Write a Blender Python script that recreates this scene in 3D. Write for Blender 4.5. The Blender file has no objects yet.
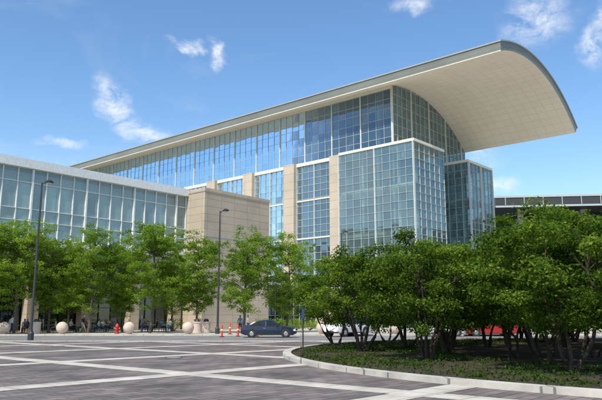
import bpy, bmesh, math, random
import numpy as np
from mathutils import Vector, Matrix
random.seed(7); np.random.seed(7)
S=bpy.context.scene
S.view_settings.view_transform='Standard'; S.view_settings.look='None'; S.view_settings.exposure=0
COL=S.collection

# ---------------------------------------------------------------- materials
def mat(name):
    m=bpy.data.materials.new(name); m.use_nodes=True
    nt=m.node_tree; b=nt.nodes['Principled BSDF']; return m,nt,b
def noise_mat(name,c1,c2,scale=3,rough=.8,bump=.0,detail=6,metal=0,obj=True,spec=.3):
    m,nt,b=mat(name)
    tc=nt.nodes.new('ShaderNodeTexCoord'); n=nt.nodes.new('ShaderNodeTexNoise')
    n.inputs['Scale'].default_value=scale; n.inputs['Detail'].default_value=detail; n.inputs['Roughness'].default_value=.62
    nt.links.new(tc.outputs['Object'],n.inputs['Vector'])
    r=nt.nodes.new('ShaderNodeValToRGB'); r.color_ramp.elements[0].position=.3; r.color_ramp.elements[1].position=.7
    r.color_ramp.elements[0].color=(*c1,1); r.color_ramp.elements[1].color=(*c2,1)
    nt.links.new(n.outputs['Fac'],r.inputs['Fac']); nt.links.new(r.outputs['Color'],b.inputs['Base Color'])
    b.inputs['Roughness'].default_value=rough; b.inputs['Metallic'].default_value=metal
    b.inputs['Specular IOR Level'].default_value=spec
    if bump:
        bp=nt.nodes.new('ShaderNodeBump'); bp.inputs['Strength'].default_value=bump; bp.inputs['Distance'].default_value=.02
        n2=nt.nodes.new('ShaderNodeTexNoise'); n2.inputs['Scale'].default_value=scale*8; nt.links.new(tc.outputs['Object'],n2.inputs['Vector'])
        nt.links.new(n2.outputs['Fac'],bp.inputs['Height']); nt.links.new(bp.outputs['Normal'],b.inputs['Normal'])
    return m
def tile_mat(name,c1,c2,mortar,bw,bh,ms,plane='xy',rough=.8,offset=0.,rot=0,blotch=.35,spec=.3,bs=.35):
    m,nt,b=mat(name)
    L=nt.links.new
    tc=nt.nodes.new('ShaderNodeTexCoord'); vec=tc.outputs['Object']
    if plane!='xy':
        sp=nt.nodes.new('ShaderNodeSeparateXYZ'); L(vec,sp.inputs[0]); cb=nt.nodes.new('ShaderNodeCombineXYZ')
        ad=nt.nodes.new('ShaderNodeMath'); ad.operation='ADD'; L(sp.outputs[0],ad.inputs[0]); L(sp.outputs[1],ad.inputs[1])
        L(ad.outputs[0],cb.inputs[0])
        L(sp.outputs[2],cb.inputs[1]); vec=cb.outputs[0]
    mp=nt.nodes.new('ShaderNodeMapping'); mp.inputs['Rotation'].default_value=(0,0,rot); L(vec,mp.inputs[0])
    br=nt.nodes.new('ShaderNodeTexBrick'); br.offset=offset; br.inputs['Scale'].default_value=1
    br.inputs['Brick Width'].default_value=bw; br.inputs['Row Height'].default_value=bh; br.inputs['Mortar Size'].default_value=ms
    br.inputs['Color1'].default_value=(*c1,1); br.inputs['Color2'].default_value=(*c2,1); br.inputs['Mortar'].default_value=(*mortar,1)
    br.inputs['Bias'].default_value=0
    L(mp.outputs[0],br.inputs['Vector'])
    n=nt.nodes.new('ShaderNodeTexNoise'); n.inputs['Scale'].default_value=bs; n.inputs['Detail'].default_value=8; n.inputs['Roughness'].default_value=.65; L(tc.outputs['Object'],n.inputs['Vector'])
    mr=nt.nodes.new('ShaderNodeMapRange'); mr.inputs['From Min'].default_value=.3; mr.inputs['From Max'].default_value=.7
    mr.inputs['To Min'].default_value=1-blotch; mr.inputs['To Max'].default_value=1+blotch*.6; L(n.outputs['Fac'],mr.inputs['Value'])
    mx=nt.nodes.new('ShaderNodeMix'); mx.data_type='RGBA'; mx.blend_type='MULTIPLY'; mx.inputs[0].default_value=1
    L(br.outputs['Color'],mx.inputs[6]); L(mr.outputs[0],mx.inputs[7]); L(mx.outputs[2],b.inputs['Base Color'])
    b.inputs['Roughness'].default_value=rough; b.inputs['Specular IOR Level'].default_value=spec
    return m
def glass_mat(name,tint,body,bodyfac,refl,var=.3,gcol=(.74,.87,.94)):
    m=bpy.data.materials.new(name); m.use_nodes=True; nt=m.node_tree; nt.nodes.clear(); L=nt.links.new
    out=nt.nodes.new('ShaderNodeOutputMaterial')
    at=nt.nodes.new('ShaderNodeAttribute'); at.attribute_name='rnd'
    mr=nt.nodes.new('ShaderNodeMapRange'); mr.inputs['To Min'].default_value=1-var; mr.inputs['To Max'].default_value=1; L(at.outputs['Fac'],mr.inputs['Value'])
    def mul(c):
        mx=nt.nodes.new('ShaderNodeMix'); mx.data_type='RGBA'; mx.blend_type='MULTIPLY'; mx.inputs[0].default_value=1
        mx.inputs[6].default_value=(*c,1); L(mr.outputs[0],mx.inputs[7]); return mx.outputs[2]
    tr=nt.nodes.new('ShaderNodeBsdfTransparent'); L(mul(tint),tr.inputs[0])
    df=nt.nodes.new('ShaderNodeBsdfDiffuse'); L(mul(body),df.inputs[0])
    gl=nt.nodes.new('ShaderNodeBsdfGlossy'); gl.inputs['Roughness'].default_value=.02; gl.inputs[0].default_value=(*gcol,1)
    m1=nt.nodes.new('ShaderNodeMixShader'); m1.inputs[0].default_value=bodyfac; L(tr.outputs[0],m1.inputs[1]); L(df.outputs[0],m1.inputs[2])
    fr=nt.nodes.new('ShaderNodeFresnel'); fr.inputs['IOR'].default_value=1.45
    ad=nt.nodes.new('ShaderNodeMath'); ad.operation='ADD'; ad.use_clamp=True; ad.inputs[1].default_value=refl; L(fr.outputs[0],ad.inputs[0])
    m2=nt.nodes.new('ShaderNodeMixShader'); L(ad.outputs[0],m2.inputs[0]); L(m1.outputs[0],m2.inputs[1]); L(gl.outputs[0],m2.inputs[2])
    L(m2.outputs[0],out.inputs[0]); return m
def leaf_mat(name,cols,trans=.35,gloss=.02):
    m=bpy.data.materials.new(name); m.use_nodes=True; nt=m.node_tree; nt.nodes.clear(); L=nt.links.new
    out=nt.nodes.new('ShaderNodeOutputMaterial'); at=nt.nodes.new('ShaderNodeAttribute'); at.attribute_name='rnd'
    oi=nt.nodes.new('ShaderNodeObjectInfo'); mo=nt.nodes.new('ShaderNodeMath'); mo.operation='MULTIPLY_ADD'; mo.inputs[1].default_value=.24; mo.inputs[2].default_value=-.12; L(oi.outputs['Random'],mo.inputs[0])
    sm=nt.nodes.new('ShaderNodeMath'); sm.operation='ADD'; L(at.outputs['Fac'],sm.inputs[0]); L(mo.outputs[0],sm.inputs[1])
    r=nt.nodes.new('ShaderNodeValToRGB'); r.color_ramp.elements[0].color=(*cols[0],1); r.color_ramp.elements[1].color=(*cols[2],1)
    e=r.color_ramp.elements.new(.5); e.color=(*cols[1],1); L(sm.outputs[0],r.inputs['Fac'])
    df=nt.nodes.new('ShaderNodeBsdfDiffuse'); L(r.outputs[0],df.inputs[0])
    tl=nt.nodes.new('ShaderNodeBsdfTranslucent')
    g=nt.nodes.new('ShaderNodeMix'); g.data_type='RGBA'; g.blend_type='MULTIPLY'; g.inputs[0].default_value=1; L(r.outputs[0],g.inputs[6]); g.inputs[7].default_value=(1.9,1.9,.6,1)
    L(g.outputs[2],tl.inputs[0])
    m1=nt.nodes.new('ShaderNodeMixShader'); m1.inputs[0].default_value=trans; L(df.outputs[0],m1.inputs[1]); L(tl.outputs[0],m1.inputs[2])
    L(m1.outputs[0],out.inputs[0]); return m
def plain(name,c,rough=.5,metal=0,spec=.5,coat=0):
    v=.12
    m=noise_mat(name,tuple(x*(1-v) for x in c),tuple(min(1,x*(1+v)) for x in c),4,rough,0,4,metal,spec=spec)
    if coat: m.node_tree.nodes['Principled BSDF'].inputs['Coat Weight'].default_value=coat
    return m

M={}
M['white']=plain('white_painted_metal',(.78,.78,.76),.45)
M['ltframe']=plain('light_grey_mullion',(.58,.60,.59),.45)
M['frame']=plain('pale_mullion',(.42,.455,.455),.45)
M['stone']=tile_mat('limestone_cladding',(.50,.42,.32),(.45,.38,.29),(.27,.22,.17),2.4,1.0,.025,'wall',.85,.0,blotch=.16,bs=.25)
M['pylon']=tile_mat('precast_pylon',(.55,.47,.36),(.51,.435,.335),(.32,.27,.21),5,1.5,.03,'wall',.85,.0,blotch=.12,bs=.2)
M['soffit']=tile_mat('soffit_panels',(.90,.82,.675),(.875,.795,.65),(.70,.63,.52),1.3,1.55,.03,'xy',.75,.0,blotch=.05,bs=.2)
M['fascia']=tile_mat('roof_fascia_metal',(.215,.225,.20),(.195,.205,.18),(.13,.14,.12),60,.62,.025,'wall',.45,.0,blotch=.18,bs=.15)
M['trim']=plain('fascia_trim',(.33,.345,.32),.4)
M['header']=plain('header_panel',(.72,.68,.58),.6)
M['gl_cler']=glass_mat('clerestory_glass',(.40,.54,.62),(.11,.20,.28),.32,.05,.38,(.55,.72,.88))
M['gl_bay']=glass_mat('bay_glass',(.44,.58,.62),(.15,.26,.30),.38,.07,.38,(.66,.80,.90))
M['gl_box']=glass_mat('atrium_glass',(.60,.77,.77),(.27,.42,.44),.32,.08,.34,(.74,.88,.95))
M['gl_left']=glass_mat('pavilion_glass',(.80,.92,.90),(.58,.75,.74),.32,.06,.15,(.88,.95,1))
M['gl_dark']=glass_mat('storefront_glass',(.2,.26,.27),(.02,.03,.035),.4,.06)
M['inner']=plain('interior_wall',(.31,.35,.36),.8)
M['innerlt']=plain('interior_blind',(.80,.83,.80),.8)
M['roofgrey']=plain('roof_membrane',(.35,.36,.36),.8)
M['steelblk']=plain('black_steel',(.035,.04,.045),.5)
M['conc']=tile_mat('concrete',(.50,.47,.42),(.46,.435,.39),(.2,.19,.17),1.8,1.8,.025,'xy',.9,0,blotch=.3,bs=1.2)
M['concband']=tile_mat('concrete_band',(.56,.515,.445),(.50,.46,.40),(.25,.22,.19),.9,.9,.02,'xy',.9,0,rot=-math.radians(48.97),blotch=.28,bs=1.0)
M['asphalt']=noise_mat('asphalt',(.15,.145,.14),(.24,.235,.225),.35,.9,.4,12)
M['ground']=noise_mat('ground',(.10,.12,.06),(.16,.16,.11),.05,.95,0,8)
M['sidewalk']=tile_mat('sidewalk_concrete',(.52,.48,.42),(.48,.445,.39),(.28,.26,.23),3,3,.03,'xy',.9,0,rot=.0,blotch=.2)
M['paver']=tile_mat('dark_pavers',(.225,.188,.172),(.135,.114,.108),(.085,.073,.069),.62,.31,.02,'xy',.8,.5,rot=-math.radians(48.97),blotch=.5,bs=.45)
M['mulch']=noise_mat('mulch',(.025,.02,.013),(.07,.055,.035),2.5,.95,.8,12)
M['bark']=noise_mat('dark_bark',(.028,.022,.017),(.07,.056,.045),6,.9,.6)
M['bark2']=noise_mat('grey_bark',(.07,.055,.045),(.14,.12,.10),6,.9,.6)
M['leafR']=leaf_mat('hawthorn_leaf',[(.032,.066,.011),(.095,.158,.023),(.20,.28,.042)],.38)
M['leafL']=leaf_mat('locust_leaf',[(.09,.16,.022),(.165,.26,.038),(.26,.36,.06)],.45)
M['leafG']=leaf_mat('groundcover_leaf',[(.02,.04,.01),(.04,.07,.015),(.07,.11,.02)],.2)
M['pole']=plain('dark_pole_paint',(.035,.035,.04),.45)
M['ball']=noise_mat('pinkish_granite',(.48,.38,.31),(.62,.52,.44),5,.75,.2,10)
M['rubber']=plain('tyre_rubber',(.02,.02,.02),.8)
M['rim']=plain('alloy_rim',(.45,.46,.47),.3,.8)
M['carglass']=plain('car_glass',(.012,.016,.018),.05,0,.5)
M['orange']=plain('orange_red_plastic',(.72,.06,.02),.5)
M['red']=plain('red_paint',(.50,.025,.02),.4)
M['lamp_r']=plain('tail_lamp',(.35,.01,.01),.2)
M['lamp_w']=plain('head_lamp',(.75,.77,.78),.15)
M['blue']=plain('sign_blue',(.02,.05,.16),.5)
def carpaint(n,c): return plain(n,c,.28,0,.45,.5)
M['c_blue']=carpaint('dark_blue_paint',(.008,.018,.045)); M['c_white']=carpaint('white_car_paint',(.72,.72,.70))
M['c_red']=carpaint('red_car_paint',(.36,.02,.02)); M['c_silver']=carpaint('silver_car_paint',(.42,.44,.45))

# ---------------------------------------------------------------- mesh builder
class MB:
    def __init__(s,*mats): s.v=[];s.f=[];s.m=[];s.r=[];s.mats=list(mats)
    def mi(s,m):
        if m not in s.mats: s.mats.append(m)
        return s.mats.index(m)
    def poly(s,pts,m,r=None):
        n=len(s.v); s.v+= [tuple(p) for p in pts]; s.f.append(tuple(range(n,n+len(pts)))); s.m.append(s.mi(m)); s.r.append(random.random() if r is None else r)
    def box(s,x0,x1,y0,y1,z0,z1,m):
        n=len(s.v); s.v+=[(x0,y0,z0),(x1,y0,z0),(x1,y1,z0),(x0,y1,z0),(x0,y0,z1),(x1,y0,z1),(x1,y1,z1),(x0,y1,z1)]
        k=s.mi(m); r=random.random()
        for f in ((0,3,2,1),(4,5,6,7),(0,1,5,4),(1,2,6,5),(2,3,7,6),(3,0,4,7)): s.f.append(tuple(n+i for i in f)); s.m.append(k); s.r.append(r)
    def tube(s,pts,rad,m,n=6,cap=True):
        pts=[Vector(p) for p in pts]; base=len(s.v); k=s.mi(m)
        for i,p in enumerate(pts):
            d=(pts[min(i+1,len(pts)-1)]-pts[max(i-1,0)]).normalized()
            a=d.orthogonal().normalized() if abs(d.z)<.9 else Vector((1,0,0)).cross(d).normalized()
            b=d.cross(a)
            for j in range(n):
                t=2*math.pi*j/n; s.v.append(tuple(p+(a*math.cos(t)+b*math.sin(t))*rad[i]))
        for i in range(len(pts)-1):
            for j in range(n):
                s.f.append((base+i*n+j,base+i*n+(j+1)%n,base+(i+1)*n+(j+1)%n,base+(i+1)*n+j)); s.m.append(k); s.r.append(.5)
        if cap:
            s.f.append(tuple(base+j for j in range(n))[::-1]); s.m.append(k); s.r.append(.5)
            e=base+(len(pts)-1)*n; s.f.append(tuple(e+j for j in range(n))); s.m.append(k); s.r.append(.5)
    def lathe(s,prof,m,n=20,c=(0,0,0)):
        base=len(s.v); k=s.mi(m)
        for (r,z) in prof:
            for j in range(n):
                t=2*math.pi*j/n; s.v.append((c[0]+r*math.cos(t),c[1]+r*math.sin(t),c[2]+z))
        for i in range(len(prof)-1):
            for j in range(n):
                s.f.append((base+i*n+j,base+i*n+(j+1)%n,base+(i+1)*n+(j+1)%n,base+(i+1)*n+j)); s.m.append(k); s.r.append(.5)
        s.f.append(tuple(base+j for j in range(n))[::-1]); s.m.append(k); s.r.append(.5)
        e=base+(len(prof)-1)*n; s.f.append(tuple(e+j for j in range(n))); s.m.append(k); s.r.append(.5)
    def mesh(s,name,smooth=False):
        me=bpy.data.meshes.new(name); me.from_pydata(s.v,[],s.f)
        for m in s.mats: me.materials.append(m)
        me.polygons.foreach_set('material_index',s.m)
        a=me.attributes.new('rnd','FLOAT','FACE'); a.data.foreach_set('value',s.r)
        if smooth: me.polygons.foreach_set('use_smooth',[True]*len(s.f))
        me.update(); return me
    def obj(s,name,parent=None,smooth=False,loc=(0,0,0),rot=0):
        o=bpy.data.objects.new(name,s.mesh(name,smooth)); COL.objects.link(o); o.location=loc; o.rotation_euler=(0,0,rot)
        if parent: o.parent=parent
        return o
def place(name,me,loc,rot=0,sc=1):
    o=bpy.data.objects.new(name,me); COL.objects.link(o); o.location=loc; o.rotation_euler=(0,0,rot); o.scale=(sc,sc,sc) if not hasattr(sc,'__len__') else sc
    return o
def empty(name,loc=(0,0,0),rot=0):
    o=bpy.data.objects.new(name,None); COL.objects.link(o); o.location=loc; o.rotation_euler=(0,0,rot); return o

AZ=math.radians(48.97); P0=Vector((27.7,83.9,0))
V=Vector((math.cos(AZ),math.sin(AZ),0)); U=Vector((-math.sin(AZ),math.cos(AZ),0))

def facade(mb,axis,c,a0,a1,z0,z1,dv,rows,gm,fm,wv=.08,wh=.07,depth=.14,heavy=0,hw=.32,sign=1,hdepth=.3,hm=None):
    hm=hm or fm
    def B(a,b,o0,o1,za,zb,m):
        p,q=sorted((c-sign*o0,c-sign*o1))
        if axis=='y': mb.box(p,q,a,b,za,zb,m)
        else: mb.box(a,b,p,q,za,zb,m)
    n=max(1,round((a1-a0)/dv)); st=(a1-a0)/n
    if isinstance(rows,(int,float)):
        k=max(1,round((z1-z0)/rows)); zs=[z0+(z1-z0)*i/k for i in range(k+1)]
    else: zs=rows
    rj=random.Random(int(abs(c)*100+a0))
    def jt(): return rj.uniform(-.012,.012)
    for i in range(n):
        for j in range(len(zs)-1):
            a,b=a0+i*st,a0+(i+1)*st; u,v=jt(),jt()
            if axis=='y': mb.poly([(c+u+v,a,zs[j]),(c-u+v,b,zs[j]),(c-u-v,b,zs[j+1]),(c+u-v,a,zs[j+1])],gm)
            else: mb.poly([(a,c+u+v,zs[j]),(b,c-u+v,zs[j]),(b,c-u-v,zs[j+1]),(a,c+u-v,zs[j+1])],gm)
    for i in range(n+1):
        a=a0+i*st
        if heavy and i%heavy==0: B(a-hw/2,a+hw/2,-.06,hdepth,z0,z1,hm)
        else: B(a-wv/2,a+wv/2,-.05,depth,z0,z1,fm)
    for j,z in enumerate(zs):
        B(a0,a1,-.04,depth-.03,z-wh/2,z+wh/2,fm)

# ---------------------------------------------------------------- main building
hall=empty('convention_center',P0,AZ)
ZC=10.9; SC=10.2; RO=30.4; RI=29.0; SE=30.2; TL=115
def zo(s): return ZC+math.sqrt(max(0,RO*RO-(s-SC)**2))
def zi(s): return ZC+math.sqrt(max(0,RI*RI-(s-SC)**2))
mb=MB(); N=48
ss=[SE*i/N for i in range(N+1)]
def si(s): return SC+(s-SC)*RI/RO if s>SC else s
for a,b in zip(ss[:-1],ss[1:]):
    mb.poly([(a,0,zo(a)),(b,0,zo(b)),(b,TL,zo(b)),(a,TL,zo(a))],M['roofgrey'])
    mb.poly([(si(a),0,zi(si(a))),(si(a),TL,zi(si(a))),(si(b),TL,zi(si(b))),(si(b),0,zi(si(b)))],M['soffit'])
    for t in (0,TL): mb.poly([(a,t,zo(a)),(b,t,zo(b)),(si(b),t,zi(si(b))),(si(a),t,zi(si(a)))],M['fascia'])
mb.poly([(0,0,zo(0)),(0,TL,zo(0)),(0,TL,zi(0)),(0,0,zi(0))],M['fascia'])
e=si(SE); mb.poly([(SE,0,zo(SE)),(SE,TL,zo(SE)),(e,TL,zi(e)),(e,0,zi(e))],M['fascia'])
mb.box(-.12,-.005,-.12,TL,zo(0)-.14,zo(0)+.08,M['trim'])
mb.box(-.07,-.004,0,TL,zi(0)-.06,zi(0)+.06,M['header'])
for a,b in zip(ss[:-1],ss[1:]):
    mb.poly([(a,-.15,zo(a)+.08),(b,-.15,zo(b)+.08),(b,-.15,zo(b)-.12),(a,-.15,zo(a)-.12)],M['trim'])
    mb.poly([(a,-.15,zo(a)-.12),(b,-.15,zo(b)-.12),(b,-.002,zo(b)-.12),(a,-.002,zo(a)-.12)],M['trim'])
    mb.poly([(a,-.15,zo(a)+.08),(b,-.15,zo(b)+.08),(b,.6,zo(b)+.08),(a,.6,zo(a)+.08)],M['trim'])
mb.obj('curved_roof',hall)
# clerestory
SCL=4.0; TE=20.6; ZL=28.9
mb=MB(); facade(mb,'y',SCL,TE,TL-1.5,ZL,38.6,1.55,1.62,M['gl_cler'],M['frame'],.045,.05,.08,heavy=4,hw=.18,hdepth=.18,hm=M['ltframe'])
mb.box(SCL-.22,SCL+.3,TE-.1,TL-1.2,38.65,39.8,M['header'])
mb.box(SCL-.35,SCL+.2,TE-.2,TL-1.2,ZL-.5,ZL-.04,M['header'])
mb.obj('clerestory_wall',hall)
mb=MB(); mb.box(SCL,29,TL-1.5,TL-1.2,0,34,M['header']); mb.box(SCL,24,TL-1.5,TL-1.2,34,37.5,M['header']); mb.obj('far_wall',hall)
# end wall with curved top
mb=MB(); dv=1.5; s0=SCL; s1=29.0; n=int((s1-s0)/dv+.5); st=(s1-s0)/n; zr=[i*1.72 for i in range(24)]
for i in range(n):
    a,b=s0+i*st,s0+(i+1)*st; za,zb=zi(a)+.1,zi(b)+.1
    for j in range(len(zr)-1):
        l,h=zr[j],zr[j+1]
        if l>=max(za,zb): break
        mb.poly([(a,TE,min(l,za)),(b,TE,min(l,zb)),(b,TE,min(h,zb)),(a,TE,min(h,za))],M['gl_box'])
for i in range(n+1):
    a=s0+i*st; w=.10 if i%4==0 else .03; mb.box(a-w,a+w,TE-(.22 if i%4==0 else .14),TE+.05,0,zi(a)-.02,M['ltframe'] if i%4==0 else M['frame'])
for z in zr[1:]:
    if z<zi(s1): sm=s1
    elif z<ZC+RI: sm=SC+math.sqrt(RI*RI-(z-ZC)**2)-.05
    else: continue
    sl=s0 if z<zi(s0) else SC-math.sqrt(RI*RI-(z-ZC)**2)
    mb.box(sl,sm,TE-.11,TE+.04,z-.028,z+.028,M['frame'])
mb.obj('end_glass_wall',hall)
# pylons + bays
mb=MB(); py=[31.0+10.6*i for i in range(8)]
for t in py: 
    mb.box(2.2,4.2,t-1.25,t+1.25,0,28.75,M['pylon'])
mb.obj('precast_pylons',hall)
mb=MB()
for t in py[:-1]:
    facade(mb,'y',3.2,t+1.25,t+10.6-1.25,3,28.2,1.35,1.2,M['gl_bay'],M['frame'],.04,.07,.12,heavy=3,hw=.10,hm=M['ltframe'])
    mb.box(2.9,4.2,t+1.25,t+10.6-1.25,28.2,28.8,M['header'])
    for z in (8.5,15.2,21.9): mb.box(3.0,3.15,t+1.25,t+10.6-1.25,z-.13,z+.13,M['header'])
    mb.box(2.8,4.2,t+1.25,t+10.6-1.25,0,3,M['stone'])
mb.obj('glazed_bays',hall)
# glass atrium boxes
mb=MB(); T1=15.4
facade(mb,'y',1.7,T1,29.75,1.0,28.3,1.45,1.3,M['gl_box'],M['frame'],.035,.05,.12,heavy=5,hw=.13,hm=M['ltframe'])
facade(mb,'x',T1,1.7,10.9,1.0,28.3,1.45,1.3,M['gl_box'],M['frame'],.035,.05,.12)
facade(mb,'y',10.9,T1,TE,1.0,28.3,1.6,1.5,M['gl_box'],M['frame'],sign=-1)
mb.box(1.5,11.1,T1-.2,TE-.3,28.32,28.75,M['header']); mb.box(1.5,4.1-.4,TE-.28,29.72,28.32,28.75,M['header'])
for z in (7.2,14.4,21.6):
    mb.box(2.0,10.7,T1+.3,TE-.35,z,z+.5,M['header']); mb.box(2.0,6,TE+.35,29.5,z,z+.5,M['header'])
for t in (17,20.2): mb.tube([(5,t,0),(5,t,28.3)],[.25,.25],M['white'],8)
for t in (23,26): mb.tube([(3.2,t,0),(3.2,t,28.3)],[.22,.22],M['white'],8)
mb.obj('glass_atrium_front',hall)
mb=MB()
facade(mb,'y',19.7,T1,TE,1.0,28.3,1.3,1.3,M['gl_box'],M['frame'],.035,.05,.12)
facade(mb,'x',T1,19.7,28.9,1.0,28.3,1.45,1.3,M['gl_box'],M['frame'],.035,.05,.12,heavy=3,hw=.13,hm=M['ltframe'])
facade(mb,'y',28.9,T1,TE,1.0,28.3,1.6,1.5,M['gl_box'],M['frame'],sign=-1)
mb.box(19.5,29.1,T1-.2,TE-.3,28.32,28.75,M['header'])
for z in (7.2,14.4,21.6): mb.box(19.9,28.7,T1+.3,TE-.35,z,z+.5,M['header'])
for s in (21.5,27): mb.tube([(s,17.5,0),(s,17.5,28.3)],[.25,.25],M['white'],8)
mb.obj('glass_atrium_side',hall)
# interior
mb=MB()
mb.box(9.5,28.6,27,TL-2,0,27.5,M['inner'])
for z in (8.5,15.2,21.9,27.9): mb.box(4.6,28.6,22,TL-2,z-.25,z+.25,M['inner'])
mb.box(28.7,29.0,TE+.1,TL-2,0,32.5,M['header'])
for k in range(9):
    t=24+k*10.6
    prev=None
    for i in range(13):
        s=5+i*1.9; p=(s,t,zi(s)-.7)
        if prev: mb.tube([prev,p],[.22,.22],M['white'],6)
        prev=p
    for i in range(7):
        a=(5.6+i*3.6,t,zi(5.6+i*3.6)-.8); b=(7.4+i*3.6,t,zi(7.4+i*3.6)-3.6)
        if b[0]<28: mb.tube([a,b],[.12,.12],M['white'],5); mb.tube([b,(a[0]+3.6,t,zi(min(28,a[0]+3.6))-.8)],[.12,.12],M['white'],5)
    mb.tube([(5.4,t,38.4),(5.4,t+7.5,29.2)],[.35,.35],M['white'],6)
    mb.tube([(5.2,t,29.2),(5.2,t,38.4)],[.25,.25],M['white'],8)
mb.obj('interior_structure',hall)

# ---------------------------------------------------------------- left glazed building
lb=empty('glazed_office_building',P0,AZ)
TW=33.2; A0=-75; A1=-27.6
mb=MB()
facade(mb,'x',TW,A0,A1,10.1,17.6,1.62,[10.1,11.9,13.2,16.1,17.6],M['gl_left'],M['white'],.085,.08,.16,heavy=4,hw=.18,hdepth=.26)
mb.box(A0,A1+.05,TW-.5,TW+.4,17.62,18.6,M['white'])
mb.box(A0,A1,TW-.35,TW+.3,9.3,10.05,M['white'])
mb.obj('curtain_wall',lb)
mb=MB()
n=int((A1-A0)/1.62)
for i in range(n):
    if random.random()<.85:
        z=random.choice((12.3,13.6,16.0,13.2,16.0)); a=A0+i*1.62; mb.box(a+.08,a+1.54,TW+.12,TW+.15,10.1,z,M['innerlt'])
mb.box(A0,A1,TW+1.6,TW+1.9,10.1,17.5,M['innerlt'])
mb.obj('window_blinds',lb)
mb=MB()
mb.box(A0,A1,TW+3.0,TW+30,0,17.5,M['inner']); mb.box(A0,A1,TW+.42,TW+30,17.7,18.3,M['roofgrey']); mb.box(A0,A1,TW+.35,TW+3.0,9.4,9.9,M['inner'])
mb.obj('building_core',lb)
mb=MB()
facade(mb,'x',TW+1.3,A0,A1,.3,7.6,1.62,[.3,2.8,5.2,7.6],M['gl_dark'],M['steelblk'],.08,.08,.12)
mb.box(A0,A1,TW+1.1,TW+1.6,7.62,9.28,M['stone']); mb.box(A0,A1,TW+1.1,TW+1.6,0,.3,M['stone'])
a=A0+1
while a<A1: mb.box(a,a+1.3,TW-.1,TW+1.08,0,9.28,M['stone']); a+=6.4
mb.box(A0,A1,TW-.2,TW-.105,8.3,9.25,M['stone'])
mb.obj('ground_floor_arcade',lb)
# stone block
sb=empty('stone_stair_tower',P0,AZ)
mb=MB(); mb.box(-27.5,-15.4,29.4,46,0,17.9,M['stone']); mb.box(-27.56,-15.34,29.34,46.06,17.902,18.4,M['stone'])
mb.obj('stone_walls',sb)
mb=MB(); 
for z in (5.98,11.98): mb.box(-27.53,-15.37,29.37,46.03,z,z+.12,M['inner'])  # thin grey strips marking the horizontal joints in the stone
mb.obj('stone_joints',sb)
ln=empty('link_building',P0,AZ); mb=MB(); mb.box(-15.0,2.0,36,60,0,6.5,M['stone']); mb.box(-15.1,2.1,35.8,60,6.502,7.0,M['conc'])
facade(mb,'x',35.9,-14.5,1.5,.4,5.2,1.5,1.6,M['gl_dark'],M['frame']); mb.obj('link_walls',ln)

# ---------------------------------------------------------------- distant hall on the right
dh=empty('distant_exhibition_hall',(44,143,0),math.radians(-7))
mb=MB(); mb.box(0,120,0,70,26.3,28.6,M['steelblk']); mb.box(-.1,120,-.15,-.01,28.3,28.75,M['frame']); mb.box(-.1,120,-.12,-.005,26.1,26.5,M['frame'])
mb.box(8,118,12,68,0,26.2,M['inner'])
for i in range(9): mb.box(6+i*14,7.2+i*14,6,7.2,0,26.28,M['conc'])
mb.obj('roof_and_walls',dh)
mb=MB()
for i in range(29): mb.box(2+i*4.1,2.2+i*4.1,-.2,-.152,26.52,28.28,M['inner'])
mb.obj('fascia_ribs',dh)
mb=MB(); facade(mb,'x',11.5,8,118,10,26.1,3,3,M['gl_dark'],M['steelblk']); mb.obj('glass_band',dh)
mb=MB(); mb.box(6,15,10,25,28.602,30,M['white']); mb.obj('roof_plant',dh)

# ---------------------------------------------------------------- ground
def sheet(name,x0,x1,y0,y1,z,m):
    mb=MB(); mb.poly([(x0,y0,z),(x1,y0,z),(x1,y1,z),(x0,y1,z)],m); return mb.obj(name)
sheet('ground',-3000,3000,-3000,3000,0,M['ground'])
sheet('plaza_paving',-70,70,-25,45.5,.008,M['paver'])
sheet('road',-150,150,45.8,60,.006,M['asphalt'])
mb=MB(); mb.box(-150,150,45.45,45.85,-.02,.06,M['conc']); mb.obj('road_kerb')
mb=MB(); mb.box(-150,150,60.3,135,-.02,.13,M['sidewalk']); mb.obj('sidewalk')
mb=MB(); mb.box(-150,150,60,60.295,-.02,.14,M['conc']); mb.obj('sidewalk_kerb')
def clip(poly,rect):
    x0,x1,y0,y1=rect
    for ax,val,sg in ((0,x0,1),(0,x1,-1),(1,y0,1),(1,y1,-1)):
        out=[]
        for i in range(len(poly)):
            p,q=poly[i],poly[(i+1)%len(poly)]; dp=(p[ax]-val)*sg; dq=(q[ax]-val)*sg
            if dp>=0: out.append(p)
            if dp*dq<0:
                t=dp/(dp-dq); out.append(tuple(p[k]+(q[k]-p[k])*t for k in range(2)))
        poly=out
        if not poly: return []
    return poly
for nm,dirv,nor,c0,z in (('paving_band_lengthwise',U,V,12.4,.012),('paving_band_crosswise',V,U,15.1,.016)):
    mb=MB()
    for k in range(-8,9):
        c=c0+k*7.6; w=.40
        pts=[nor*(c-w)-dirv*150,nor*(c+w)-dirv*150,nor*(c+w)+dirv*150,nor*(c-w)+dirv*150]
        q=clip([(p.x,p.y) for p in pts],(-70,70,-25,45.4))
        if len(q)>2: mb.poly([(x,y,z) for x,y in q],M['concband'])
    mb.obj(nm)
mb=MB()
for i in range(-12,13): mb.poly([(i*7,52.9,.010),(i*7+3,52.9,.010),(i*7+3,53.05,.010),(i*7,53.05,.010)],M['white'])
mb.obj('road_lane_marking')
mb=MB(); mb.lathe([(.36,0),(.36,.012)],M['steelblk'],24); mb.lathe([(.30,.0125),(.28,.018)],M['trim'],24)
mh=mb.mesh('manhole')
for x,y in ((-5.2,27),(-14,38),(1.6,44)): place('manhole_cover',mh,(x,y,.009))
BC=(20,29); BR=20.8
mb=MB(); K=128
def pt(r,t,z): return (BC[0]+r*math.cos(t),BC[1]+r*math.sin(t),z)
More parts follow.
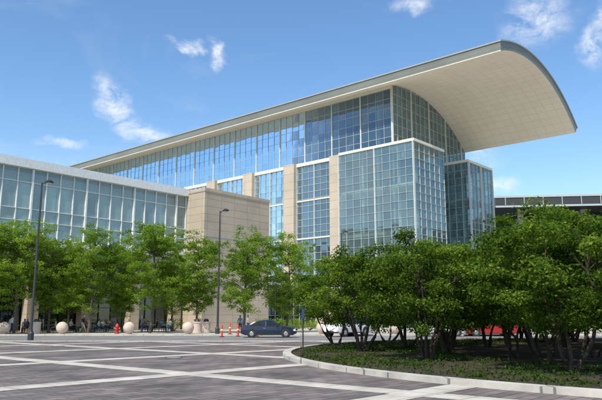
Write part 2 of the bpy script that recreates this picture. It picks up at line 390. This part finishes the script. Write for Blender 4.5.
for i in range(K):
    a,b=2*math.pi*i/K,2*math.pi*(i+1)/K
    mb.poly([pt(BR-.36,a,.15),pt(BR-.36,b,.15),pt(BR,b,.15),pt(BR,a,.15)],M['conc'])
    mb.poly([pt(BR,a,.15),pt(BR,b,.15),pt(BR,b,-.02),pt(BR,a,-.02)],M['conc'])
    mb.poly([pt(BR-.36,b,.15),pt(BR-.36,a,.15),pt(BR-.36,a,-.02),pt(BR-.36,b,-.02)],M['conc'])
mb.obj('planter_kerb')
mb=MB(); mb.poly([pt(BR-.36,2*math.pi*i/K,.07) for i in range(K)],M['mulch']); mb.obj('planting_bed')
# ---------------------------------------------------------------- leaves
def add_leaves(mb,centers,radii,nper,size,m,asp=.6,up=.5,rng=None,bias=0):
    rng=rng or np.random; k=mb.mi(m)
    for c,rd in zip(centers,radii):
        n=int(nper*rng.uniform(.7,1.2)); 
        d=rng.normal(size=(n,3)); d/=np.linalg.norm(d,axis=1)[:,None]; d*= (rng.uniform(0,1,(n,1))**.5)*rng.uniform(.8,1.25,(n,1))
        pos=np.array(c)+d*np.array(rd)
        nr=rng.normal(size=(n,3))*.75; nr[:,2]+=up; nr+=d*.6; nr/=np.linalg.norm(nr,axis=1)[:,None]
        t=rng.normal(size=(n,3)); a=np.cross(nr,t); a/=np.linalg.norm(a,axis=1)[:,None]; b=np.cross(nr,a)
        sz=size*rng.uniform(.6,1.25,(n,1)); a=a*sz*.5; b=b*sz*.5*asp
        base=len(mb.v); allv=np.stack([pos-a,pos+b-a*.1,pos+a,pos-b-a*.1],1).reshape(-1,3)
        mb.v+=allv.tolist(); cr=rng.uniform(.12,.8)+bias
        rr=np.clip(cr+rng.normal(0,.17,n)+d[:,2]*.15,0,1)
        mb.f+=[(base+4*i,base+4*i+1,base+4*i+2,base+4*i+3) for i in range(n)]; mb.m+=[k]*n; mb.r+=rr.tolist()
def curve(p,q,bend,rng,n=5):
    p=Vector(p);q=Vector(q); o=Vector(rng.normal(size=3))*bend; return [p.lerp(q,i/n)+o*math.sin(math.pi*i/n)+Vector(rng.normal(size=3))*bend*.15*(0<i<n) for i in range(n+1)]
def hawthorn(seed):
    rng=np.random.RandomState(seed); mb=MB(M['bark'],M['leafR']); tips=[]
    ns=rng.randint(3,6)
    for i in range(ns):
        a=2*math.pi*(i+rng.uniform(-.3,.3))/ns; r1=rng.uniform(.6,1.3); top=(math.cos(a)*r1*1.2,math.sin(a)*r1*1.2,rng.uniform(2.6,3.4))
        pts=curve((math.cos(a)*.12,math.sin(a)*.12,-.05),top,.24,rng,6); q=rng.uniform(.7,1.05); mb.tube(pts,[r*q for r in (.095,.08,.07,.06,.052,.045,.038)],M['bark'],7)
        tips.append((pts[3],.05)); tips.append((pts[4],.045)); tips.append((pts[6],.038)); tips.append((pts[5],.04))
    cs=[];rs=[]
    for _ in range(3000):
        if len(cs)>=118: break
        d=rng.normal(size=3); d/=np.linalg.norm(d); rr=rng.uniform(.45,1)**.5
        c=np.array([d[0]*2.5*rr,d[1]*2.5*rr,2.95+d[2]*(1.85 if d[2]>0 else 2.0)*rr])
        if c[2]<1.1+.6*rng.rand(): continue
        c[:2]*=rng.uniform(.8,1.18); c[2]+=rng.normal()*.12
        cs.append(c); rs.append((rng.uniform(.36,.66),rng.uniform(.36,.66),rng.uniform(.2,.34)))
    for c in cs[::3]:
        b=min(tips,key=lambda t:(t[0]-Vector(c)).length+ (2 if t[0].z>c[2]+.2 else 0)); mb.tube(curve(b[0],c,.12,rng,4),[b[1]*.6,.025,.018,.012,.006],M['bark'],4,False)
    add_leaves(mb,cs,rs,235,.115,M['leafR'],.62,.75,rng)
    return mb.mesh('hawthorn')
def locust(seed):
    rng=np.random.RandomState(seed); mb=MB(M['bark2'],M['leafL'])
    tr=curve((0,0,-.05),(rng.uniform(-.4,.4),rng.uniform(-.3,.3),9.5),.18,rng,9); mb.tube(tr,[.15,.13,.12,.11,.095,.08,.065,.05,.035,.02],M['bark2'],8)
    cs=[];rs=[]
    for i in range(44):
        z=rng.uniform(2.5,9.2); k=int(z/9.5*9); b=tr[min(k,8)]
        w=3.4*math.sin(math.pi*min(1,max(.12,(z-1.0)/10.6)))**.65*rng.uniform(.6,1.15); a=rng.uniform(0,2*math.pi)
        e=Vector((math.cos(a)*w,math.sin(a)*w,z+rng.uniform(.4,1.5))); pts=curve(b,e,.2,rng,5); mb.tube(pts,[.05,.04,.03,.022,.015,.008],M['bark2'],5,False)
        for j in (2,3,4,5):
            for _ in range(2):
                c=np.array(pts[j])+rng.normal(size=3)*np.array((.42,.42,.3)); cs.append(c); s=rng.uniform(.38,.7); rs.append((s,s,s*.5))
    for _ in range(14):
        cs.append(np.array((rng.normal()*.6,rng.normal()*.6,rng.uniform(8.8,10.8)))); rs.append((.5,.5,.4))
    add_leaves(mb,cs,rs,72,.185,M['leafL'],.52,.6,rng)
    return mb.mesh('honey_locust')
HW=[hawthorn(s) for s in (11,12,13,14,15)]
LC=[locust(s) for s in (21,22,23,24)]
front=[(7.9,19.2),(4.7,24.6),(2.9,31),(2.0,37.2),(11.6,18.2),(8.6,23.0),(6.4,29),(5.6,35),(5.4,41),(12.6,21.9)]
pos=list(front)
rg=random.Random(5)
for i in range(9):
    for j in range(8):
        x=6+i*3.9+(j%2)*2+rg.uniform(-.7,.7); y=22+j*3.5+rg.uniform(-.6,.6)
        if math.hypot(x-BC[0],y-BC[1])>BR-2.5 or x/y>.60: continue
        if min(math.hypot(x-a,y-b) for a,b in pos)<2.9: continue
        pos.append((x,y))
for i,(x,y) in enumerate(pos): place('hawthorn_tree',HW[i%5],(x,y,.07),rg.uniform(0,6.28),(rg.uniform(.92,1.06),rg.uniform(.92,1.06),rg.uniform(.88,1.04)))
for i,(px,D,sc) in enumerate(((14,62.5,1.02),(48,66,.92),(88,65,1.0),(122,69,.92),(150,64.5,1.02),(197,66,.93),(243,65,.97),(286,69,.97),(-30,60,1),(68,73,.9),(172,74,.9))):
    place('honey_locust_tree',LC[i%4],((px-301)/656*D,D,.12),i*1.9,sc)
mb=MB(M['bark'],M['leafR']); rng=np.random.RandomState(3); cs=[];rs=[]
for i in range(420):
    x=rng.uniform(-160,220); cs.append((x,rng.uniform(185,215),rng.uniform(1.5,9))); rs.append((3,3,2.2))
add_leaves(mb,cs,rs,60,1.1,M['leafR'],.7,.5,rng); mb.obj('distant_trees')
mb=MB(M['bark'],M['leafR']); rng=np.random.RandomState(8); cs=[];rs=[]
for i in range(230): cs.append((rng.uniform(6,46),rng.uniform(63.5,65),rng.uniform(.35,1.9))); rs.append((.6,.5,.35))
add_leaves(mb,cs,rs,75,.2,M['leafR'],.6,.6,rng,-.2); mb.obj('hedge')
mb=MB(M['leafG']); rng=np.random.RandomState(4); cs=[];rs=[]
for i in range(900):
    a=rng.uniform(math.pi*.55,math.pi*1.6); r=(BR-.7)*math.sqrt(rng.uniform(.45,1)); x=BC[0]+r*math.cos(a); y=BC[1]+r*math.sin(a)
    cs.append((x,y,.12)); rs.append((.5,.5,.09))
add_leaves(mb,cs,rs,34,.10,M['leafG'],.5,.5,rng); mb.obj('groundcover_plants')
def shrub(seed):
    rng=np.random.RandomState(seed); mb=MB(M['bark'],M['leafL']); cs=[(rng.normal()*.5,rng.normal()*.35,rng.uniform(.3,.9)) for _ in range(12)]
    for c in cs: mb.tube([(0,0,0),c],[.02,.006],M['bark'],4,False)
    add_leaves(mb,cs,[(.35,.35,.28)]*12,60,.12,M['leafL'],.6,.5,rng); return mb.mesh('shrub')
SH=shrub(31)
for px,D in ((262,78),(272,79),(283,78),(296,80),(310,79),(174,76)): place('shrub_plant',SH,((px-301)/656*D,D,.12),px,1.4)

# ---------------------------------------------------------------- street furniture
def lamp(loc,rot):
    mb=MB(); mb.lathe([(.22,0),(.22,.5),(.14,.62),(.10,.8),(.085,6),(.06,11.6),(.06,11.75)],M['pole'],12)
    mb.tube([(0,0,11.6),(.3,0,11.75),(.45,0,11.8)],[.04,.035,.03],M['pole'],6)
    mb.lathe([(.14,-.02),(.30,.02),(.32,.1),(.18,.22),(.06,.28)],M['pole'],14,(.55,0,11.72)); mb.lathe([(.16,0),(.25,.03)],M['lamp_w'],14,(.55,0,11.68))
    return mb.obj('street_lamp',loc=loc,rot=rot)
lamp((-19.75,48,0),0); lamp((-7.9,62,.13),0); lamp((4.9,78,.13),0)
mb=MB(); pr=[(.28,0),(.28,.06),(.2,.10)]
for i in range(0,15):
    t=-math.pi/2+.42+ (math.pi-.42-.06)*i/14; pr.append((.55*math.cos(t),.58+.55*math.sin(t)))
mb.lathe(pr,M['ball'],24); ballm=mb.mesh('ball',True)
for px in (4,62,129,188,255,322,395,465,540): D=61.6; place('stone_ball_bollard',ballm,((px-301)/656*D,D,.13),px)
# slim orange-red channelizer posts
mb=MB(); mb.lathe([(.19,0),(.19,.04),(.10,.07)],M['rubber'],16); mb.lathe([(.085,.071),(.078,.55)],M['orange'],14); mb.lathe([(.080,.551),(.076,.66)],M['white'],14); mb.lathe([(.075,.661),(.068,.98),(.03,1.02),(.03,1.08)],M['orange'],14); cone=mb.mesh('post')
for px,D in ((222,56),(230,60.8),(238,58),(257,57.5),(261,60.8)): place('channelizer_post',cone,((px-301)/656*D,D,.13 if D>60 else .006),0,(1.1,1.1,1.0))
mb=MB(); mb.lathe([(.2,0),(.2,.06),(.13,.08),(.12,.55),(.17,.56),(.17,.62),(.14,.66),(.09,.78),(.03,.82),(.03,.88)],M['red'],14)
mb.tube([(-.26,0,.45),(.26,0,.45)],[.065,.065],M['red'],8); mb.tube([(0,-.24,.4),(0,0,.4)],[.08,.08],M['red'],8); hyd=mb.obj('fire_hydrant',loc=((117-301)/656*62,62,.13)); hyd.scale=(1.15,)*3
mb=MB(); mb.lathe([(.42,0),(.45,.1),(.42,.14),(.42,.95),(.47,1.0),(.47,1.1),(.3,1.12),(.28,1.0)],M['ball'],18); mb.lathe([(.30,1.1),(.22,1.35),(.1,1.4)],M['pole'],14); bin_=mb.mesh('bin')
for px,D in ((197,64),(206,66),(36,63)): place('litter_bin',bin_,((px-301)/656*D,D,.13))
mb=MB(); mb.tube([(0,0,0),(0,0,2.15)],[.035,.035],M['pole'],8)
mb.lathe([(.1,0),(.1,.03),(.05,.06)],M['pole'],10); mb.box(-.07,.07,-.065,-.04,1.55,2.05,M['blue']); mb.obj('sign_post',loc=(.1,33,.008))
mb=MB(); mb.lathe([(.3,0),(.3,.03),(.05,.06),(.04,.7),(.12,.72)],M['pole'],14); mb.lathe([(.42,.721),(.45,.735),(.45,.75),(.42,.76)],M['frame'],20); tab=mb.mesh('table')
mb=MB(); mb.box(-.22,.22,-.22,.22,.43,.46,M['steelblk'])
for x in (-.2,.2):
    for y in (-.2,.2): mb.tube([(x*1.08,y*1.08,0),(x,y,.429)],[.016,.016],M['steelblk'],6)
for x in (-.2,.2): mb.tube([(x,-.21,.461),(x,-.3,.9)],[.016,.016],M['steelblk'],6)
for z in (.62,.74,.86): mb.box(-.2,.2,-.275,-.25,z,z+.05,M['steelblk'])
chair=mb.mesh('chair')

# ---------------------------------------------------------------- cars
def car(name,loc,rot,paint,kind='sedan'):
    if kind=='sedan':
        X=[-2.3,-2.24,-1.95,-1.5,-.88,-.30,-.20,.34,1.05,1.6,2.0,2.22,2.32]
        T=[.78,.94,1.0,1.03,1.37,1.44,1.44,1.40,.99,.92,.83,.72,.55]
        Bt=[.72,.86,.92,.94,.94,.92,.92,.91,.93,.86,.78,.66,.5]
        W=[.72,.82,.87,.90,.9,.9,.9,.9,.9,.88,.84,.76,.62]; tw=.60; wr=.32; wx=(-1.4,1.42); zb=.2
    else:
        X=[-2.4,-2.36,-2.2,-2.02,-1.7,-.72,-.62,.25,.36,1.0,1.6,2.1,2.32,2.4]
        T=[.95,1.15,1.45,1.74,1.78,1.80,1.80,1.77,1.75,1.18,1.13,1.06,.95,.75]
        Bt=[.85,1.0,1.06,1.08,1.08,1.08,1.08,1.07,1.07,1.07,1.05,.98,.87,.7]
        W=[.82,.88,.92,.94,.95,.95,.95,.95,.95,.95,.94,.92,.86,.75]; tw=.72; wr=.38; wx=(-1.45,1.5); zb=.3
    mb=MB(); rings=[]
    for x,t,b,w in zip(X,T,Bt,W):
        hi=max(0,min(1,(t-b)/.42)); tt=w*.86*(1-hi)+tw*hi; z0=zb+(.12 if abs(x)>2.2 else 0)
        h=[(w*.9,z0),(w*.985,z0+.1),(w,(z0+b)/2+.06),(w*.97,b),(tt,t-.05*hi-.015),(tt*.75,t),(0,t+.015)]
        rings.append([(x,y,z) for y,z in h]+[(x,-y,z) for y,z in h[-2::-1]])
    base=len(mb.v); n=len(rings[0])
    for r in rings: mb.v+=r
    for i in range(len(X)-1):
        hi0=(T[i]-Bt[i])>.28; hi1=(T[i+1]-Bt[i+1])>.28; dx=X[i+1]-X[i]
        for j in range(n-1):
            m=paint
            if j in (3,n-5) and (hi0 or hi1) and dx>.15: m=M['carglass']
            if j in (4,5,6,7) and hi0!=hi1: m=M['carglass']
            mb.f.append((base+i*n+j,base+i*n+j+1,base+(i+1)*n+j+1,base+(i+1)*n+j)); mb.m.append(mb.mi(m)); mb.r.append(.5)
        mb.f.append((base+i*n+n-1,base+i*n,base+(i+1)*n,base+(i+1)*n+n-1)); mb.m.append(mb.mi(M['rubber'])); mb.r.append(.5)
    for i in (0,len(X)-1): mb.f.append(tuple(base+i*n+j for j in range(n))); mb.m.append(mb.mi(paint)); mb.r.append(.5)
    w=.9 if kind=='sedan' else .95
    for sx in (-1,1):
        for x in wx:
            mb.tube([(x,sx*(w-.3),wr+.03),(x,sx*(w+.006),wr+.03)],[wr+.07]*2,M['rubber'],24)
            mb.tube([(x,sx*(w-.2),wr),(x,sx*(w+.015),wr),(x,sx*(w+.03),wr)],[wr,wr,wr*.92],M['rubber'],24)
            mb.tube([(x,sx*(w+.02),wr),(x,sx*(w+.04),wr)],[wr*.62,wr*.5],M['rim'],10)
        b=Bt[7]; mb.box(.62,.80,sx*w-.0 if sx>0 else -w-.16,sx*w+.16 if sx>0 else -w,b+.0,b+.13,paint)
        mb.box(-.45,-.28,sx*(w+.004)-.01,sx*(w+.004)+.01,b-.16,b-.13,M['rim'])
        hx=X[-2]-.1; mb.box(hx-.12,hx+.10,sx*.68-.14,sx*.68+.14,Bt[-2]-.12,Bt[-2]+.02,M['lamp_w'])
        mb.box(X[0]-.015,X[0]+.12,sx*.62-.15,sx*.62+.15,Bt[0]-.02,Bt[0]+.12,M['lamp_r'])
        mb.box(-1.0,1.0,sx*(w-.02)-.012,sx*(w-.02)+.012,zb,zb+.09,M['rubber'])
    mb.box(X[-1]-.03,X[-1]+.012,-.4,.4,.36,.50,M['rubber']); mb.box(X[0]-.012,X[0]+.02,-.26,.26,.5,.62,M['white'])
    o=mb.obj(name,loc=loc,rot=rot); 
    md=o.modifiers.new('bev','BEVEL'); md.width=.03; md.segments=2; md.limit_method='ANGLE'; md.angle_limit=math.radians(28)
    return o
car('parked_car',(-2.7,55,.008),.04,M['c_blue'])
car('sport_utility_vehicle',(4.1,58.2,.008),math.radians(228),M['c_white'],'suv')
car('parked_car',(17.0,59,.008),math.pi-.05,M['c_red'])
car('parked_car',(12.3,58.5,.008),.0,M['c_silver'])

# ---------------------------------------------------------------- people
def body_mesh(pose,seed):
    rng=random.Random(seed); J={};R={};E=[]
    def add(n,p,r,par=None):
        J[n]=Vector(p);R[n]=r
        if par: E.append((par,n))
    if pose=='sit':
        hz=.56; add('pelvis',(0,0,hz),.13); add('waist',(0,-.02,hz+.2),.115,'pelvis'); add('chest',(0,0,hz+.4),.135,'waist'); add('neckb',(0,.01,hz+.56),.07,'chest')
        legs={s:[(s*.10,.06,hz-.02),(s*.13,.46,.50),(s*.12,.42+rng.uniform(-.1,.1),.10),(s*.12,.56,.04)] for s in(-1,1)}
        arms={s:[(s*.18,0,hz+.5),(s*.24,.06,hz+.24),(s*.13,.32,hz+.24)] for s in(-1,1)}
    else:
        hz=.95; st=.0 if pose=='stand' else .28
        add('pelvis',(0,0,hz),.13); add('waist',(0,0,hz+.2),.115,'pelvis'); add('chest',(0,.01,hz+.38),.135,'waist'); add('neckb',(0,.01,hz+.54),.065,'chest')
        legs={s:[(s*.09,0,hz-.08),(s*.10,s*st*.55+.03,.50),(s*.10,s*st-(.06 if s<0 and st else 0),.09),(s*.11,s*st+.15,.035)] for s in(-1,1)}
        arms={s:[(s*.18,0,hz+.48),(s*.24,-s*st*.3,hz+.18),(s*.24,-s*st*.6+.06,hz-.06)] for s in(-1,1)}
    nz=J['neckb']; add('neck',nz+Vector((0,.01,.07)),.052,'neckb'); add('head1',nz+Vector((0,.03,.14)),.078,'neck'); add('head2',nz+Vector((0,.03,.22)),.09,'head1'); add('head3',nz+Vector((0,.015,.29)),.06,'head2')
    add('nose',nz+Vector((0,.135,.175)),.012,'head1')
    for s in(-1,1):
        k='R' if s>0 else 'L'
        for nm,p,r,par in zip(('hip','knee','ankle','toe'),legs[s],(.10,.065,.042,.035),('pelvis','hip'+k,'knee'+k,'ankle'+k)): add(nm+k,p,r,par)
        for nm,p,r,par in zip(('sh','el','wr'),arms[s],(.065,.043,.03),('chest','sh'+k,'el'+k)): add(nm+k,p,r,par)
        w=J['wr'+k]; d=(w-J['el'+k]).normalized(); side=Vector((1,0,0)) if abs(d.x)<.8 else Vector((0,0,1)); add('palm'+k,w+d*.07,.03,'wr'+k)
        for q in range(4): add('f%d%s'%(q,k),w+d*(.15-.01*abs(q-1.4))+Vector((0,0,-.015))+side*(q-1.5)*.02,.009,'palm'+k)
        add('th'+k,w+d*.09+side*(-s)*.045,.010,'palm'+k)
    names=list(J); me=bpy.data.meshes.new('b'); me.from_pydata([J[n] for n in names],[(names.index(a),names.index(b)) for a,b in E],[])
    o=bpy.data.objects.new('tmp',me); COL.objects.link(o); o.modifiers.new('s','SKIN')
    sk=me.skin_vertices[0].data
    for i,n in enumerate(names): sk[i].radius=(R[n],R[n]); sk[i].use_root=(n=='pelvis')
    sub=o.modifiers.new('u','SUBSURF'); sub.levels=1; sub.render_levels=1
    dg=bpy.context.evaluated_depsgraph_get(); dg.update(); res=bpy.data.meshes.new_from_object(o.evaluated_get(dg)); bpy.data.objects.remove(o)
    idx=[]
    for p in res.polygons:
        c=p.center; best=9;bn=None
        for a,b in E:
            A,B=J[a],J[b]; ab=B-A; t=max(0,min(1,(c-A).dot(ab)/ab.length_squared)); d=(A+ab*t-c).length-R[b]*.5
            if d<best: best=d;bn=b
        if bn.startswith('head') or bn in('nose','neck'): m=3 if (c.z>J['head2'].z+.03 or (c.y<J['head2'].y-.03 and c.z>J['head1'].z-.05)) else 0
        elif bn[:2] in('wr','pa','th') or (bn[0]=='f'): m=0
        elif bn[:2]=='el' or bn[:2]=='sh' or bn in('chest','waist','neckb'): m=1
        elif bn[:3]=='toe': m=4
        else: m=2
        idx.append(m)
    res.polygons.foreach_set('use_smooth',[True]*len(res.polygons)); return res,idx
skins=[plain('skin_a',(.48,.29,.20),.6),plain('skin_b',(.16,.085,.05),.6)]
hair=[plain('hair_dark',(.02,.014,.01),.6),plain('hair_brown',(.10,.055,.025),.6)]
cl=[plain('cloth_%d'%i,c,.9) for i,c in enumerate([(.7,.7,.68),(.03,.05,.14),(.45,.05,.05),(.10,.20,.35),(.02,.02,.025),(.35,.28,.18),(.5,.35,.1)])]
cache={p:body_mesh(p,i) for i,p in enumerate(('sit','stand','walk'))}
def person(pose,loc,rot,sh,tr,sk=0,h=0,name='person'):
    src,idx=cache[pose]; me=src.copy(); me.materials.clear()
    for m in (skins[sk],cl[sh],cl[tr],hair[h],cl[4]): me.materials.append(m)
    me.polygons.foreach_set('material_index',idx); return place(name,me,loc,rot)
def cafe(px,D,rot,folks):
    x=(px-301)/656*D; place('cafe_table',tab,(x,D,.13))
    for i in range(len(folks)):
        a=rot+i*(2*math.pi/len(folks)); cx=x+math.sin(a)*.72; cy=D-math.cos(a)*.72
        place('cafe_chair',chair,(cx,cy,.13),a)
        f=folks[i]
        if f: person('sit',(cx,cy,.13),a,*f,name='seated_person')
cafe(4,65.5,1.3,[(0,1,0,0),(2,1,0,1)]); cafe(22,66.5,.7,[(3,5,1,0),(1,4,0,0),None]); cafe(48,68,2.0,[(0,5,0,1),None])
cafe(76,68,1.2,[(3,1,0,0),(0,4,0,1)])
cafe(92,69,1.5,[(0,1,1,0),(4,1,0,0)]); cafe(106,71,.8,[(5,1,0,0),(0,3,0,1)]); cafe(150,70,1.6,[(4,4,0,0),(2,1,0,1)]); cafe(166,72,.9,[(0,3,0,1),(3,1,1,0)])
for px,D,r,po,a in ((12,63.3,1.2,'walk',(0,1,0,0)),(83,66,-1.4,'walk',(4,5,0,1)),(142,67,1.5,'stand',(3,1,0,0)),(248,64.5,1.5,'walk',(0,1,0,0)),(240,66,.2,'stand',(3,4,1,0))):
    person(po,((px-301)/656*D,D,.13),r,*a)

# ---------------------------------------------------------------- light, sky, camera
sun_dir=Vector((-.42,-.78,0)).normalized(); EL=math.radians(52)
sd=Vector((sun_dir.x*math.cos(EL),sun_dir.y*math.cos(EL),math.sin(EL)))
l=bpy.data.lights.new('sun','SUN'); l.energy=5.0; l.angle=math.radians(.5); l.color=(1,.94,.83)
o=bpy.data.objects.new('sun',l); COL.objects.link(o); o.rotation_euler=sd.to_track_quat('Z','Y').to_euler()
W=bpy.data.worlds.new('World'); S.world=W; W.use_nodes=True; nt=W.node_tree; L=nt.links.new; bg=nt.nodes['Background']
sky=nt.nodes.new('ShaderNodeTexSky'); sky.sky_type='NISHITA'; sky.sun_disc=False; sky.sun_elevation=EL; sky.sun_rotation=math.atan2(sd.x,sd.y)
sky.air_density=1.1; sky.dust_density=.5; sky.ozone_density=2.2; sky.altitude=180
bg.inputs[1].default_value=.15
hs=nt.nodes.new('ShaderNodeHueSaturation'); hs.inputs['Saturation'].default_value=1.16; hs.inputs['Value'].default_value=1.3; L(sky.outputs[0],hs.inputs['Color'])
tc=nt.nodes.new('ShaderNodeTexCoord')
def nz(scale,detail,rough,dist=0,stretch=None):
    n=nt.nodes.new('ShaderNodeTexNoise'); n.inputs['Scale'].default_value=scale; n.inputs['Detail'].default_value=detail; n.inputs['Roughness'].default_value=rough; n.inputs['Distortion'].default_value=dist
    if stretch:
        mp=nt.nodes.new('ShaderNodeMapping'); mp.inputs['Scale'].default_value=stretch; mp.inputs['Rotation'].default_value=(0,.5,0); L(tc.outputs['Generated'],mp.inputs[0]); L(mp.outputs[0],n.inputs['Vector'])
    else: L(tc.outputs['Generated'],n.inputs['Vector'])
    return n
warp=nz(11,7,.6)
def math_(op,a,b,clamp=False):
    m=nt.nodes.new('ShaderNodeMath'); m.operation=op; m.use_clamp=clamp
    for i,v in enumerate((a,b)):
        if isinstance(v,(int,float)): m.inputs[i].default_value=v
        else: L(v,m.inputs[i])
    return m.outputs[0]
def dirpx(x,y):
    p=math.radians(10.4); a=(200-y)/643; d=Vector(((x-301)/643,math.cos(p)-math.sin(p)*a,math.sin(p)+math.cos(p)*a)); return d.normalized()
total=None
wv=nt.nodes.new('ShaderNodeVectorMath'); wv.operation='SUBTRACT'; L(warp.outputs['Color'],wv.inputs[0]); wv.inputs[1].default_value=(.5,.5,.5)
ws=nt.nodes.new('ShaderNodeVectorMath'); ws.operation='SCALE'; L(wv.outputs[0],ws.inputs[0]); ws.inputs['Scale'].default_value=.09
wa=nt.nodes.new('ShaderNodeVectorMath'); wa.operation='ADD'; L(tc.outputs['Generated'],wa.inputs[0]); L(ws.outputs[0],wa.inputs[1])
for (x,y,rx,rz,ang,st) in ((118,104,.024,.042,-30,.8),(142,128,.050,.015,28,.75),(188,43,.026,.010,12,.75),(218,55,.012,.020,0,.75),(535,18,.045,.035,20,.7),(600,30,.02,.05,0,.8),(408,1,.035,.015,0,.7),(55,149,.030,.009,0,.5),(492,185,.04,.018,0,.75),(478,158,.03,.03,0,.5),(40,175,.16,.03,0,.15)):
    c=dirpx(x,y); mp=nt.nodes.new('ShaderNodeMapping'); mp.vector_type='TEXTURE'; mp.inputs['Location'].default_value=c; mp.inputs['Rotation'].default_value=(0,math.radians(ang),0); mp.inputs['Scale'].default_value=(rx,.3,rz)
    L(wa.outputs[0],mp.inputs[0]); ln_=nt.nodes.new('ShaderNodeVectorMath'); ln_.operation='LENGTH'; L(mp.outputs[0],ln_.inputs[0])
    mr=nt.nodes.new('ShaderNodeMapRange'); mr.interpolation_type='SMOOTHSTEP'; mr.inputs['From Min'].default_value=1.35; mr.inputs['From Max'].default_value=.1; mr.inputs['To Max'].default_value=st; L(ln_.outputs['Value'],mr.inputs['Value'])
    total=mr.outputs[0] if total is None else math_('MAXIMUM',total,mr.outputs[0])
fine=nz(26,9,.68,.4,(1,1,1.6)); fm=nt.nodes.new('ShaderNodeMapRange'); fm.inputs['From Min'].default_value=.36; fm.inputs['From Max'].default_value=.62; L(fine.outputs['Fac'],fm.inputs['Value'])
cl_=math_('MULTIPLY',total,fm.outputs[0])
ww=nz(2.2,8,.6,.8,(1,1,3)); wm=nt.nodes.new('ShaderNodeMapRange'); wm.inputs['From Min'].default_value=.54; wm.inputs['From Max'].default_value=.84; wm.inputs['To Max'].default_value=.2; L(ww.outputs['Fac'],wm.inputs['Value'])
cl_=math_('MAXIMUM',cl_,wm.outputs[0])
# unseen clouds added behind the camera to vary glass reflections and add fill
sp=nt.nodes.new('ShaderNodeSeparateXYZ'); L(tc.outputs['Generated'],sp.inputs[0])
so=nt.nodes.new('ShaderNodeMapRange'); so.interpolation_type='SMOOTHSTEP'; so.inputs['From Min'].default_value=.1; so.inputs['From Max'].default_value=-.4; L(sp.outputs['Y'],so.inputs['Value'])
cu=nz(3.6,10,.6,.3,(1,1,2.2)); cm=nt.nodes.new('ShaderNodeMapRange'); cm.inputs['From Min'].default_value=.48; cm.inputs['From Max'].default_value=.64; cm.inputs['To Max'].default_value=.8; L(cu.outputs['Fac'],cm.inputs['Value'])
cl_=math_('MAXIMUM',cl_,math_('MULTIPLY',so.outputs[0],cm.outputs[0]))
mx=nt.nodes.new('ShaderNodeMix'); mx.data_type='RGBA'; L(cl_,mx.inputs[0]); L(hs.outputs[0],mx.inputs[6]); mx.inputs[7].default_value=(7.4,7.5,7.6,1)
L(mx.outputs[2],bg.inputs[0])
cam=bpy.data.cameras.new('camera'); cam.lens=38.45; cam.sensor_width=36; cam.clip_end=6000; cam.clip_start=.1
co=bpy.data.objects.new('camera',cam); COL.objects.link(co); co.location=(0,0,1.6); co.rotation_euler=(math.radians(100.4),0,0)
S.camera=co
print('TREES',len(pos))
